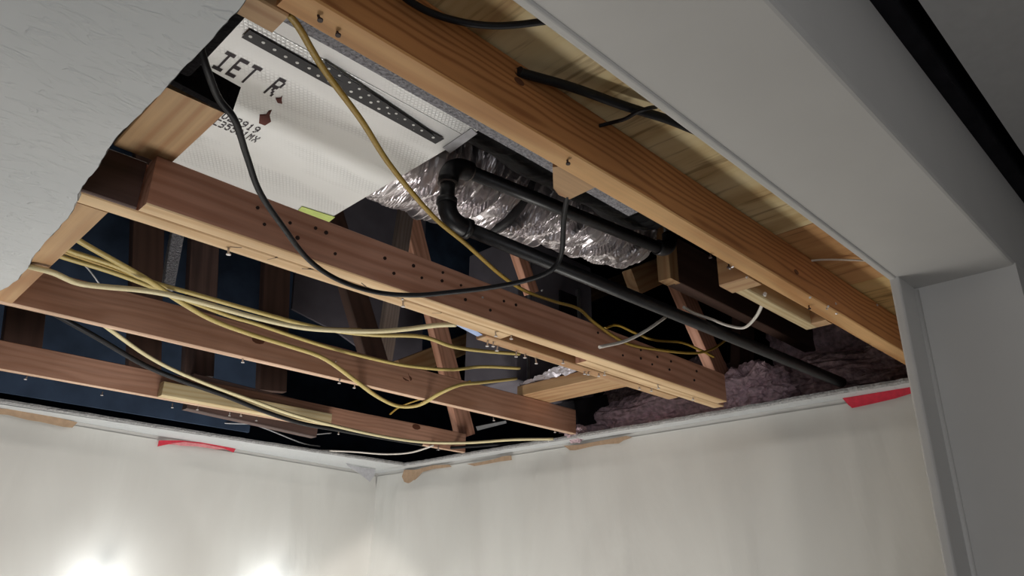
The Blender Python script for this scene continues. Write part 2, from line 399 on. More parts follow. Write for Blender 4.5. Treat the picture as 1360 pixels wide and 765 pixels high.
def rim(name, pts, outer, step):
    """strip of ceiling board left along a wall with a crumbled edge"""
    out = []
    for i in range(len(pts) - 1):
        L = (pts[i+1] - pts[i]).length; n = max(1, int(L / .012))
        for k in range(n):
            p = pts[i].lerp(pts[i+1], k / n)
            out.append(p + step * (noise.noise(p * 45) * .005 + noise.noise(p * 9) * .007))
    out.append(pts[-1])
    o = struct(slab(name, out + outer, (0, 0, .0125), 'drywall'))
    v = []; f = []
    for i, p in enumerate(out):
        q = step * (-.001 - abs(noise.noise(p * 130)) * .003)
        v += [p + q + Vector((0, 0, -.0005)), p + q * 2.2 + Vector((0, 0, .006)), p + q + Vector((0, 0, .0135))]
        if i:
            a = 3 * i - 3; f += [(a, a+1, a+4, a+3), (a+1, a+2, a+5, a+4)]
    e = link('broken_edge', mesh_from('broken_edge', v, f), 'gypsum'); WM[e.name] = Matrix(); child(e, o)
    return o
rim('trim_6', [Vector((-.3, 2.80, .5272)), Vector((.47, 2.79, .5272)), Vector((1.2, 2.815, .5272)), Vector((2.072, 2.80, .5272))], [Vector((2.072, YL(2.072), .5272)), Vector((-.3, YL(-.3), .5272))], Vector((0, 1, 0)))
rim('trim_7', [Vector((2.072, 2.80, .5272)), Vector((2.07, 2.1, .5272)), Vector((2.078, 1.5, .5272)), Vector((2.07, 1.0, .5272)), Vector((2.062, .42, .5272))], [Vector((WR, .42, .5272)), Vector((WR, 3.10, .5272)), Vector((2.072, YL(2.072), .5272))], Vector((1, 0, 0)))
# attic shell
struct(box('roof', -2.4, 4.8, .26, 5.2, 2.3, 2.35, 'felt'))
struct(box('wall_attic_left', -2.4, 4.8, 3.42, 3.45, .4, 2.35, 'blue_gloom'))
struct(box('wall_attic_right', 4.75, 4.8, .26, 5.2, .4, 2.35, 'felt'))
struct(box('wall_attic_back', -2.4, -2.35, .26, 5.2, .4, 2.35, 'blue_gloom'))
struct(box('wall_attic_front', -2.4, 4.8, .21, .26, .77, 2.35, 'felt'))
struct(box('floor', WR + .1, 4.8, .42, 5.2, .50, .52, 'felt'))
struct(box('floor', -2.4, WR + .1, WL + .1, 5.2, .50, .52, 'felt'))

# ------------------------------------------------------------------ polythene sheets
def sheet(name, axis, pos, u0, u1, z0, z1, sgn, seed):
    nu, nz = 150, 90; v = []; f = []
    for j in range(nz + 1):
        for i in range(nu + 1):
            u = u0 + (u1-u0) * i/nu; z = z1 + (z0-z1) * (j/nz) ** 1.5
            d = (.5 + .5*noise.noise(Vector((u*7, z*.9, seed)))) * .014 + abs(noise.noise(Vector((u*2.2 + z*.9, z*1.6, seed+5)))) * .022
            d += max(0, noise.noise(Vector((u*22, z*1.0, seed+9)))) ** 2 * .022
            d *= min(1, (z1 - z) / .10 + .12)
            v.append((u, YL(u) + sgn*(.003 + d), z) if axis == 'x' else (pos + sgn*(.003 + d), u, z))
    for j in range(nz):
        for i in range(nu):
            a = j*(nu+1) + i; f.append((a, a+1, a+nu+2, a+nu+1))
    c = Vector(v[nu//2]); me = mesh_from(name, [Vector(p) - c for p in v], f, True)
    return link(name, me, 'poly', loc=c)
tag(sheet('plastic_sheet', 'x', WL, -1.6, WR - .01, -1.85, .512, -1, 2.0), 'milky plastic sheet hung over the left wall, with the two light glows', 'plastic sheet')
tag(sheet('plastic_sheet', 'y', WR, .42, 3.09, -1.85, .512, -1, 31.0), 'milky plastic sheet over the right wall, below the joist ends', 'plastic sheet')

def scrap(name, plane, pos, px, mat, label, cat, th=.0012, parent=None):
    pts = [(onleft(x, y, .016 + PB - pos) if plane == 'b' else Xp(x, y, pos)) for x, y in px]
    o = slab(name, pts, (0, -th, 0) if plane == 'b' else (-th, 0, 0), mat, parent)
    if label: tag(o, label, cat)
    return o
PB = WL - .016; PA = WR - .014
scrap('torn_paper', 'b', PB, [(-6, 542), (35, 545), (62, 551), (103, 561), (96, 568), (84, 567), (52, 560), (38, 558), (10, 551), (-6, 550)], 'paper', 'torn brown paper strip at the far left top of the left wall', 'paper')
rt = scrap('red_tape', 'b', PB, [(209, 593), (211, 585), (240, 585), (270, 588), (313, 596), (310, 601), (300, 597), (285, 595), (274, 594), (258, 592), (240, 591), (224, 590)], 'red', 'ragged red tape strip on the left wall above the plastic', 'tape')
scrap('film', 'b', PB - .0015, [(226, 589), (245, 587), (272, 590), (300, 596), (288, 597), (262, 593), (240, 592)], 'red_pale', None, None, parent=rt)
scrap('torn_paper', 'b', PB - .10, [(459, 615), (470, 619), (499, 623), (497, 632), (491, 640), (476, 628), (462, 619)], 'grey_paper', 'grey torn paper flap hanging near the room corner', 'paper')
scrap('torn_paper', 'a', PA, [(537, 624), (552, 624), (575, 618), (597, 617), (600, 620), (575, 623), (561, 627), (553, 636), (545, 643), (537, 640), (534, 633)], 'paper', 'brown torn paper with a hooked end right of the room corner', 'paper')
scrap('torn_paper', 'a', PA, [(620, 616), (632, 615), (656, 610), (668, 606), (679, 605), (680, 611), (664, 613), (648, 616), (630, 619)], 'paper', 'small brown torn paper strip, middle one on the right wall', 'paper')
scrap('torn_paper', 'a', PA, [(749, 592), (768, 591), (800, 585), (832, 579), (840, 581), (828, 585), (822, 589), (806, 590), (790, 592), (764, 598), (757, 598)], 'paper', 'largest brown torn paper strip, under the joist end with pink fluff', 'paper')
scrap('red_tape', 'a', PA, [(1119, 529), (1150, 524), (1210, 514), (1215, 521), (1190, 529), (1160, 536), (1132, 542), (1127, 538)], 'red', 'bright red tape strip on the right wall beside the door jamb', 'tape')

# ------------------------------------------------------------------ joists
def screws(parent, pts, L0=.02, r=.0019, mat='screw'):
    """screws left standing out of the underside after the board was pulled down"""
    for (x, y, z) in pts:
        p = Z(x, y, z); L = L0 * random.uniform(.6, 1.1)
        q = p + Vector((random.uniform(-.003, .003), random.uniform(-.003, .003), -L))
        me, o = tube_mesh('screw', [p + Vector((0, 0, .004)), p.lerp(q, .5), q, q + Vector((0, 0, -.0005)), q + Vector((0, 0, -.0025))], lambda t: r if t < .6 else r * 2.2, 8)
        ob = link('screw', me, mat, loc=o); WM[ob.name] = Matrix.Translation(o); child(ob, parent)
def heads(parent, pts, y, r=.0034):
    for (px, py) in pts:
        p = Yp(px, py, y)
        me, o = tube_mesh('nail_head', [p + Vector((0, .003, 0)), p + Vector((0, -.0016, 0))], r * random.uniform(.8, 1.2), 8)
        ob = link('nail_head', me, 'nailhead', loc=o); WM[ob.name] = Matrix.Translation(o); child(ob, parent)
Hh = .63
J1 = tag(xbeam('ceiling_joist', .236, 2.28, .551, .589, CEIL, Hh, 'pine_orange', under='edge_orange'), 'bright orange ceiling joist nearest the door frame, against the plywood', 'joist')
screws(J1, [(447, 42, .54), (753, 213, .54), (944, 338, .54), (968, 352, .54), (1074, 406, .54), (1152, 456, .54), (421, 20, .54)], .006, .0014, 'nailhead')
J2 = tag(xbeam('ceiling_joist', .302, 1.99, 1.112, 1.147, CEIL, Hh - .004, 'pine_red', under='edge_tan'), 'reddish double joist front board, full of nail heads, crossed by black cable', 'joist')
heads(J2, [(342, 276), (351, 298), (385, 296), (419, 303), (433, 309), (445, 337), (511, 343), (549, 353), (523, 363), (587, 373), (612, 379), (560, 369), (588, 362), (618, 398), (651, 412), (669, 400), (685, 405), (794, 442), (827, 472), (851, 476), (873, 474), (866, 484), (891, 480), (889, 491), (925, 493), (922, 505), (851, 465), (395, 316)], 1.1115)
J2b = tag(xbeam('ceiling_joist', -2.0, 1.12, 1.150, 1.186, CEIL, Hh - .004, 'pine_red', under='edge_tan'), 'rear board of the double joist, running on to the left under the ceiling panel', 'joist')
screws(J2b, [(303, 330, .54)], .012)
J2s = tag(xbeam('joist_stub', -2.0, .298, 1.142, 1.149, CEIL + .001, Hh - .006, 'pine_stained'), 'dark stained board end beside the left end of the double joist', 'joist')
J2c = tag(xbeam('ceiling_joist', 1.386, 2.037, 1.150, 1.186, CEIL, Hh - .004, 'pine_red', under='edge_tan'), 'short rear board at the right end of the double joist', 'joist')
NS = tag(xbeam('nailing_strip', 1.085, 1.853, 1.192, 1.228, CEIL, CEIL + .04, 'pine_tan'), 'thin wooden strip with hanging screws behind the double joist', 'timber')
screws(NS, [(648, 452, .54), (655, 454, .54), (661, 459, .54), (686, 466, .54), (697, 470, .54), (711, 475, .54)], .012)
screws(NS, [(775, 493, .54), (781, 494, .54), (848, 514, .54), (866, 516, .54)], .008)
screws(J2c, [(748, 479, .54), (803, 493, .54), (795, 496, .54), (873, 511, .54), (920, 528, .54)], .008)
screws(J2, [(658, 441, .54), (679, 446, .54), (535, 400, .54)], .010, .0018)
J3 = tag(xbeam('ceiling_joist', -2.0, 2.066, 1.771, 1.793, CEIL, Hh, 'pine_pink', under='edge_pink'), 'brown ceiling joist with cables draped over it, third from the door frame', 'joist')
screws(J3, [(322, 477, .54), (451, 504, .54), (471, 511, .54), (655, 556, .54), (737, 572, .54)], .008)
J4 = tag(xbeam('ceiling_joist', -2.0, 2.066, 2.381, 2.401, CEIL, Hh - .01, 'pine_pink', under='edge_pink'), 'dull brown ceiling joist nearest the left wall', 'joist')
screws(J4, [(36, 501, .54), (136, 522, .54), (229, 537, .54), (263, 541, .54), (305, 549, .54), (320, 549, .54), (341, 556, .54), (450, 573, .54), (582, 594, .54)], .009)
tag(xbeam('furring_board', .80, 1.395, 2.343, 2.379, CEIL + .0005, CEIL + .045, 'pine_pale'), 'pale yellow new board fixed to the joist nearest the left wall', 'timber')
tag(ybeam('blocking', .2, .272, 1.188, 1.770, CEIL, Hh, 'pine_tan'), 'cross block between the double joist and the third joist, by the ceiling edge', 'timber')
ub = tag(ybeam('blocking', .243, .327, .930, 1.134, Hh - .003, Hh + .036, 'pine_tan'), 'orange cross block under the duct with a black taped end', 'timber')
# black foam strip folded over the end of the upper block
tp = slab('black_foam', [Vector((.225, .905, .627)), Vector((.333, .918, .627)), Vector((.336, .912, .668)), Vector((.225, .90, .668))], (0, .012, 0), 'tar', ub)
tag(box('dark_gap_strip', .12, .262, .632, .90, .634, .665, 'tar', bev=.006), 'added black strip for the dark gap along the cut ceiling edge', 'dark strip')  # added strip, its black paints the dark of the gap
tag(xbeam('joist_stub', .19, .252, .592, .628, CEIL, Hh, 'pine_tan'), 'short wooden stub beside the left end of the orange joist', 'timber')
bf = tag(ybeam('blocking', 1.79, 1.931, 1.232, 1.80, Hh + .001, Hh + .039, 'pine_tan'), 'wide flat cross board over the third joist, near the foil boot', 'timber')
def knots(parent, pts, y, r=.008):
    for px, py in pts:
        c = Yp(px, py, y)
        o = slab('knot', [c + Vector((math.cos(q*math.pi/5)*r*1.5, 0, math.sin(q*math.pi/5)*r*.8)) for q in range(10)], (0, .003, 0), 'knot'); child(o, parent)
knots(J1, [(1058, 361), (690, 108)], .5505, .006)
knots(J3, [(343, 452), (541, 502), (537, 497)], 1.7705, .012)
knots(J4, [(553, 567)], 2.3805, .014)
def crumbs(parent, pts, r=.0035):
    for k in pts:
        c = K(k); bm = bmesh.new(); bmesh.ops.create_icosphere(bm, subdivisions=1, radius=r)
        for v in bm.verts: v.co *= random.uniform(.5, 1.5)
        me = bpy.data.meshes.new('plaster_crumb'); bm.to_mesh(me); bm.free()
        o = link('plaster_crumb', me, 'screw', loc=c); WM[o.name] = Matrix.Translation(c); child(o, parent)
crumbs(J1, [(1100, 407, 'b', .55), (1110, 403, 'b', .55), (1098, 410, 'b', .55), (1076, 395, 'b', .55), (1111, 416, 'b', .55), (1165, 405, 'b', .55), (969, 356, .539), (973, 354, .539), (992, 368, .539)], .0024)
crumbs(J2, [(641, 395, 'b', 1.111), (535, 397, 'b', 1.10), (720, 386, 'b', 1.12)], .0026)
crumbs(J3, [(286+160, 480, 'b', 1.77)], .002)
for (a, b) in [((305, 328), (321, 329)), ((355, 345), (369, 342)), ((401, 357), (417, 358)), ((480, 376), (490, 384)), ((574, 416), (586, 416))]:
    p, q = Z(*a, .5396), Z(*b, .5396); w_ = Vector((0, .0012, 0))
    child(slab('staple_slot', [p - w_, q - w_, q + w_, p + w_], (0, 0, .002), 'nailhead'), J2)
# furring under the orange joist, right part
fr = tag(bpy.data.objects.new('furring_ladder', None), 'pale furring pieces nailed beside the right half of the orange joist', 'timber'); col.objects.link(fr); fr.location = (1.35, .61, CEIL); WM[fr.name] = Matrix.Translation(fr.location)
xbeam('furring_strip', 1.18, 1.526, .622, .648, CEIL, CEIL + .036, 'pine_pale', fr)
ybeam('end_block', 1.175, 1.225, .590, .650, CEIL - .002, CEIL + .06, 'pine_tan', fr)
ybeam('end_block', 1.497, 1.527, .590, .622, CEIL, CEIL + .03, 'pine_tan', fr)
# grey edge strip beyond the orange joist and the small notched block
tag(xbeam('duct_board_edge', .262, .93, .632, Z(560, 134, .6).y, .600, .625, 'fuzz', wob=.003), 'grey fuzzy board edge along the far side of the orange joist', 'board')
tag(slab('notched_block', [K(k) for k in [(734, 222, .585), (735, 250, .585), (742, 259, .585), (756, 265, .585), (790, 249, .585), (786, 236, .585), (760, 220, .585)]], (0, 0, .05), 'pine_tan'), 'small rounded wood block behind the orange joist where the black cable enters', 'timber')

# plywood over the gap by the door frame
for i, (x0, x1, lab) in enumerate([(-2.0, 1.232, 'long yellowish plywood panel above the orange joist and black cables'), (1.236, 1.569, 'narrow reddish plywood panel between two seams, by the thin white wire'), (1.573, 2.35, 'last plywood panel with bold grain beside the door jamb')]):
    o = box('plywood_panel', x0, x1, .262, .603 if i == 0 else .60, Hh + .002 + .001*i, Hh + .016, ('plywood', 'plywood_red', 'plywood_gold')[i], bev=.001); tag(o, lab, 'plywood')

# ------------------------------------------------------------------ duct board box
DZ = .80
duct = tag(box('duct_board', -.6, .775, .925, 1.43, DZ, DZ + .34, 'foil', bev=.0012), 'large silver foil-faced duct box with printed letters', 'duct')
# the second foil face, right of the perforated strap, a little higher
pn = tag(box('duct_board', -.6, .775, .70, .924, DZ, DZ + .1, 'foil', bev=.001), 'narrow silver duct panel between perforated strap and grey board edge', 'duct')
slab('end_tape', [K(k) for k in [(588, 196, DZ - .001), (626, 170, DZ - .001), (634, 177, DZ - .001), (598, 203, DZ - .001)]], (0, 0, -.001), 'grey_paper', pn)
slab('green_tape', [K(k) for k in [(401, 274, DZ - .001), (445, 288, DZ - .001), (434, 297, DZ - .001), (392, 283, DZ - .001)]], (0, 0, -.0012), 'green', duct)
# printed lettering, dot matrix
G = {'I': ['11111', '00100', '00100', '00100', '00100', '00100', '11111'], 'E': ['11111', '10000', '10000', '11110', '10000', '10000', '11111'],
     'T': ['11111', '00100', '00100', '00100', '00100', '00100', '00100'], 'R': ['11110', '10001', '10001', '11110', '10100', '10010', '10001'],
     '2': ['01110', '10001', '00001', '00110', '01000', '10000', '11111'], '3': ['11110', '00001', '00001', '01110', '00001', '00001', '11110'],
     '9': ['01110', '10001', '10001', '01111', '00001', '00010', '01100'], '1': ['00100', '01100', '00100', '00100', '00100', '00100', '01110'],
     '0': ['01110', '10001', '10001', '10001', '10001', '10001', '01110'], 'C': ['01111', '10000', '10000', '10000', '10000', '10000', '01111'],
     '5': ['11111', '10000', '11110', '00001', '00001', '10001', '01110'], 'U': ['10001', '10001', '10001', '10001', '10001', '10001', '01110'],
     'M': ['10001', '11011', '10101', '10101', '10001', '10001', '10001'], 'X': ['10001', '10001', '01010', '00100', '01010', '10001', '10001'],
     'Q': ['01110', '10001', '10001', '10001', '10101', '10010', '01101'], 'N': ['10001', '11001', '10101', '10011', '10001', '10001', '10001'],
     'H': ['10001', '10001', '10001', '11111', '10001', '10001', '10001'], 'J': ['00111', '00010', '00010', '00010', '00010', '10010', '01100']}
def word(name, text, x, y, w, h, adv, parent, z=DZ - .0006):
    v = []; f = []
    for n, ch in enumerate(text):
        if ch == ' ': continue
        for r, row in enumerate(G[ch]):
            for c, b in enumerate(row):
                if b == '1':
                    u = x + n*adv + c*w/5; s = y - (6 - r)*h/7; dx = w/5*.60; dy = h/7*.60; k = len(v)
                    v += [(u-dx, s-dy, z), (u+dx, s-dy, z), (u+dx, s+dy, z), (u-dx, s+dy, z)]; f.append((k, k+3, k+2, k+1))
    o = link(name, mesh_from(name, v, f), 'ink'); WM[o.name] = Matrix(); child(o, parent); return o
e0 = Z(301.5, 97, DZ); e1 = Z(323, 76, DZ); t0 = Z(330, 111, DZ); hh = e0.y - e1.y; r0 = Z(352, 122, DZ)
adv = (r0.x - e0.x) / 3
word('lettering', 'IET', e0.x - adv, e0.y, adv * .66, hh, adv, duct); word('lettering', 'R', e0.x + 3*adv, e0.y, adv * .66, hh, adv, duct)
for s, (xa, ya), (xb, yb), n in [('023919', (292, 158), (345, 176), 6), ('C35501MX', (283, 164), (341, 190), 8)]:
    a = Z(xa, ya, DZ); b = Z(xb, yb, DZ); ad = (b.x - a.x) / n
    word('printed_code', s, a.x, (a.y + b.y)/2, ad*.72, hh*.42, ad, duct)
slab('rusty_tear', [K(k) for k in [(345, 152, DZ), (353, 152, DZ), (357, 147, DZ), (361, 146, DZ), (358, 153, DZ), (360, 161, DZ), (352, 166, DZ), (344, 163, DZ)]], (0, 0, -.0015), 'tear', duct)
slab('rusty_tear', [K(k) for k in [(366, 130, DZ), (372, 130, DZ), (375, 127, DZ), (374, 133, DZ), (375, 137, DZ), (369, 136, DZ)]], (0, 0, -.0015), 'tear', duct)

# perforated straps
def strap(knots, w, holes, label):
    a, b = K(knots[0]), K(knots[-1]); d = (b - a); L = d.length; x = d.normalized(); y = Vector((0, 0, 1)).cross(x).normalized(); zz = x.cross(y)
    pts = [a + y*w/2, b + y*w/2, b - y*w/2, a - y*w/2]
    o = slab('perforated_strap', pts, zz * .0012, 'blackstrap')
    tag(o, label, 'strap')
    for t, s, r in holes:
        c = a + x*L*t + y*s*w - Vector((0, 0, .0006))
        v = [c + (x*math.cos(q*math.pi/4) + y*math.sin(q*math.pi/4)) * r for q in range(8)]
        h = slab('hole', v, Vector((0, 0, .0014)), 'hole', o)
    return o
hol = [(.02 + i*.052, random.uniform(-.12, .12), .003) for i in range(19)]
strap([(326, 45, .796), (584, 188, .796)], .025, hol, 'black perforated hanger strap crossing the silver duct')
strap([(428, 86, .793), (572, 182, .793)], .016, [(.05 + i*.085, -.1, .0026) for i in range(11)], 'second perforated strap overlapping the first near the yellow cable')

# ------------------------------------------------------------------ flexible duct, black wrapped duct
def flex(name, x0, x1, cy, cz, r, mat, amp, seed, fine=1.0, squash=1.0, drift=lambda t: 0):
    nu, nv = 380, 84; v = []; f = []
    for i in range(nu + 1):
        x = x0 + (x1-x0)*i/nu; t = i/nu
        for k in range(nv):
            th = 2*math.pi*k/nv; cs, sn = math.cos(th), math.sin(th)
            wx = x + .03*noise.noise(Vector((x*6, cs*2, sn*2 + seed))) + .02*cs
            c = 1.2*abs(noise.noise(Vector((wx*36*fine, cs*.8, sn*.8 + seed)))) + .6*abs(noise.noise(Vector((wx*95*fine, cs*1.3, sn*1.3 + seed))))
            if t < .16: c = c * (.25 + 4.5*t)
            rr = r(t) * (1 + amp*(c - .35))
            v.append(Vector((x - x0, drift(t) + math.cos(th)*rr, math.sin(th)*rr*squash)))
    for i in range(nu):
        for k in range(nv): f.append((i*nv+k, (i+1)*nv+k, (i+1)*nv+(k+1) % nv, i*nv+(k+1) % nv))
    f.append(list(range(nv))); f.append([nu*nv+k for k in range(nv)][::-1])
    me = mesh_from(name, v, f)
    o = link(name, me, mat, loc=(x0, cy, cz)); WM[o.name] = Matrix.Translation(o.location); return o
fx = tag(flex('flexible_duct', .777, 1.60, 1.24, .955, lambda t: .155 - .07*t - .02*math.exp(-((t-.33)/.03)**2), 'crinkle', .26, 3.3, drift=lambda t: -.10*t), 'crinkled silver flexible duct joined to the end of the duct box', 'duct')
rp = [fx.location + Vector((.335, -.04 + math.cos(a)*.128, math.sin(a)*.128)) for a in [2*math.pi*i/36 for i in range(37)]]
tube('strap', rp, .012, 'blackstrap', fx, sides=6)
tag(flex('wrapped_duct', .795, 1.36, .90, .965, lambda t: .15, 'plastic', .08, 9.1, fine=.3), 'black plastic wrapped duct between the silver one and the orange joist', 'duct')

# ------------------------------------------------------------------ pipes
P0 = Z(592, 292, .66); P1 = Z(1118, 508, .562); PT = P0 + Vector((0, 0, .125)); U1 = Z(880, 331, .785)
pr = .0145
pipe = bpy.data.objects.new('drain_pipe', None); col.objects.link(pipe); pipe.location = P0; WM[pipe.name] = Matrix.Translation(P0)
tag(pipe, 'black pipe with elbows, long run sloping down to the right wall', 'pipe')
dm = (P1 - P0).normalized(); du = (U1 - PT).normalized()
def bend(a, c, b, n=8): return [a*(1-t)**2 + c*2*t*(1-t) + b*t*t for t in [i/n for i in range(n+1)]]
tube('pipe_run', [P0 + dm*.045, P0.lerp(P1, .5), P1], pr, 'abs', pipe, sides=20)
tube('riser', [P0 + Vector((0, 0, .03)), PT - Vector((0, 0, .03))], pr, 'abs', pipe, sides=20)
el = tube('elbow', bend(P0 + Vector((0, 0, .042)), P0 - Vector((0, 0, .004)), P0 + dm*.05, 12), .0185, 'abs', pipe, sides=20)
tube('elbow_rim', [P0 + Vector((0, 0, .034)), P0 + Vector((0, 0, .045))], .0205, 'abs', el, sides=20)
tube('elbow_rim', [P0 + dm*.042, P0 + dm*.054], .0205, 'abs', el, sides=20)
tube('elbow', bend(PT - Vector((0, 0, .045)), PT + Vector((0, 0, .006)), PT + du*.05, 12), .0205, 'abs', pipe, sides=20)
tube('cement_ring', [PT - Vector((0, 0, .047)), PT - Vector((0, 0, .0435))], .0185, 'glue', pipe, sides=20)
tube('cement_ring', [PT + du*.050, PT + du*.053], .0185, 'glue', pipe, sides=20)
tube('pipe_run', [PT + du*.04, U1], pr, 'abs', pipe, sides=20)
e1 = U1 + du*.03
tube('elbow', bend(U1 - du*.02, e1, e1 + Vector((-.0, -.0, .05)), 10), .019, 'abs', pipe, sides=20)
tube('riser', [e1 + Vector((0, 0, .03)), e1 + Vector((0, 0, .3))], pr, 'abs', pipe, sides=16)

# ------------------------------------------------------------------ cables
cable('yellow_cable', [(383, 18, .60), (398, 38, .60), (430, 92, .60), (480, 160, .60), (520, 222, .60), (575, 287, .60), (620, 325, .61), (665, 365, .62), (697, 386, .632), (735, 400, .64), (768, 410, 'b', 1.11), (790, 429, 'b', 1.10), (830, 455, 'b', 1.10), (870, 464, 'b', 1.095), (920, 469, 'b', 1.09), (945, 464, 'b', 1.09), (965, 451, 'b', 1.10)], .0048, 'mustard', 'mustard yellow cable sweeping from the orange joist across the silver duct')
cable('black_cable', [(266, 62, .56), (275, 92, .55), (290, 130, .545), (312, 160, .54), (328, 208, .54), (345, 255, .53), (375, 300, .525), (410, 345, .52), (450, 372, .515), (500, 388, .515), (550, 392, .515), (600, 388, .52), (650, 382, .525), (700, 372, .53), (733, 358, .54), (746, 335, .56), (749, 290, .58), (757, 237, .595)], .0046, 'black', 'black cable hanging in a loop below the double joist', flat=1)
BG = 'cables crossing between the double joist and third joist'
cable('yellow_cable', [(96, 312, .585), (112, 324, .58), (190, 368, .57), (235, 398, .565), (280, 424, .56), (330, 443, .56), (385, 460, .56), (430, 476, .555), (470, 504, .54), (500, 526, .53), (528, 539, .525), (556, 538, .53), (585, 522, .545), (612, 511, .57), (640, 508, .60), (685, 503, .66)], .007, 'yellow', 'lowest yellow cable, dipping below the third joist and rising again')
cable('cream_cable', [(20, 345, .57), (37, 353, .536), (70, 362, .53), (100, 375, .532), (130, 380, .535), (200, 387, .54), (260, 400, .545), (340, 422, .55), (400, 435, .55), (450, 439, .55), (500, 440, .55), (540, 437, .55), (580, 432, .545), (606, 431, .545)], .007, 'cream', 'cream cable coming out from under the ceiling panel edge')
cable('yellow_cable', [(80, 325, .60), (95, 334, .60), (150, 352, .60), (200, 374, .59), (260, 391, .58), (330, 411, .58), (400, 430, .58), (450, 440, .58), (500, 445, .58), (560, 447, .59), (600, 460, .60), (640, 466, .62), (690, 470, .64)], .0064, 'yellow', 'upper yellow cable of the bundle, ending at the foil boot')
cable('yellow_cable', [(74, 338, .60), (92, 344, .60), (150, 362, .60), (215, 386, .60), (300, 418, .60), (340, 430, .60), (400, 450, .60), (450, 465, .60), (520, 482, .60), (560, 488, .61), (600, 491, .62), (640, 487, .64), (690, 489, .66)], .0064, 'yellow', 'middle yellow cable of the bundle, passing just above the third joist')
cable('yellow_cable', [(70, 330, .62), (95, 338, .62), (150, 357, .62), (205, 380, .62), (260, 402, .61), (310, 414, .60), (370, 428, .59), (430, 436, .59), (480, 438, .59)], .005, 'mustard', 'darker yellow cable hidden in the middle of the bundle')
cable('yellow_cable', [(518, 550, .62), (530, 541, .62), (550, 533, .63), (590, 520, .65), (625, 506, .68)], .004, 'mustard', 'thin dull cable end behind the dip of the lowest yellow cable')
cable('cream_cable', [(118, 418, .64), (145, 437, .62), (190, 469, .60), (230, 491, .58), (280, 512, .56), (330, 530, .545), (380, 548, .532), (430, 562, .528), (500, 578, .526), (560, 587, .526), (620, 588, .527), (680, 584, .53), (735, 583, .532)], .007, 'cream', 'long cream cable sagging past the pale board to the right wall')
cable('black_cable', [(60, 408, .64), (80, 421, .62), (130, 449, .60), (190, 484, .58), (240, 505, .562), (300, 526, .545), (350, 546, .53), (400, 562, .524), (450, 571, .522), (500, 580, .526), (560, 590, .528)], .0085, 'black', 'thick black cable above the pale board', flat=.8)
cable('white_cable', [(425, 598, .545), (470, 600, .54), (510, 603, .535), (545, 601, .535), (575, 592, .54)], .005, 'white', 'short white cable near the room corner')
cable('black_cable', [(580, 596, .55), (640, 592, .55), (700, 588, .56), (760, 580, .56)], .006, 'black', 'short black cable beside the cream one above the right wall', flat=1)
cable('thin_wire', [(-8, 518, .60), (60, 527, .60), (150, 543, .59), (230, 555, .58), (300, 562, .58), (360, 561, .59), (420, 548, .62)], .003, 'steel', 'thin grey wire running along above the left wall', 'wire', flat=1)
cable('thin_wire', [(300, 552, .60), (350, 568, .58), (400, 588, .56), (425, 593, .56)], .003, 'steel', 'thin grey wire slanting down to the room corner', 'wire', flat=1)
cable('thin_wire', [(104, 345, .66), (118, 358, .66), (132, 377, .66)], .002, 'steel', 'very thin wire beneath the yellow bundle at left', 'wire', flat=1)
cable('thin_wire', [(380, 562, .56), (410, 576, .56), (440, 575, .58)], .0025, 'steel', 'thin grey wire curling beneath the pale board end', 'wire', flat=1)
cable('black_cable', [(532, -8, .60), (548, 4, .60), (575, 18, .60), (612, 29, .60), (650, 34, .60), (685, 33, .60), (725, 28, .60)], .0042, 'black', 'black cable against the plywood at the top of the picture', flat=1)
cable('black_cable', [(689, 94, 'b', .548), (697, 98, .612), (760, 116, .615), (830, 141, .615), (885, 158, .615), (930, 176, .615)], .0064, 'black', 'thick black cable crossing the plywood to the door header', flat=1)
cable('black_cable', [(796, 167, .61), (812, 163, .61), (830, 158, .605), (846, 149, .60), (860, 144, .60), (872, 142, .61)], .0028, 'black', 'thin black lead tied round the thick cable on the plywood', flat=1)
cable('white_wire', [(1066, 348, .625), (1090, 345, .625), (1125, 345, .625), (1160, 347, .625), (1180, 349, .625)], .002, 'white', 'thin white wire across the plywood beside the door jamb', 'wire', flat=1)
cable('white_wire', [(908, 408, .63), (922, 416, .63), (945, 424, .62), (966, 432, .61), (988, 435, .60), (1003, 422, .58), (1012, 405, .56), (1016, 390, .545)], .0036, 'white', 'white wire looping under the furring beside the orange joist', 'wire', flat=1)
cable('white_wire', [(796, 461, 'b', 1.08), (830, 453, 'b', 1.07), (858, 439, 'b', 1.05), (884, 421, 'b', 1.03)], .0042, 'white', 'white wire end lying across the double joist', 'wire', flat=1)
cable('yellow_cable', [(803, 436, 'b', 1.30), (820, 432, 'b', 1.30), (845, 443, 'b', 1.28), (870, 452, 'b', 1.25), (905, 455, 'b', 1.22), (930, 465, 'b', 1.2), (948, 474, 'b', 1.2)], .005, 'mustard', 'thin yellow cable behind the right end of the double joist')

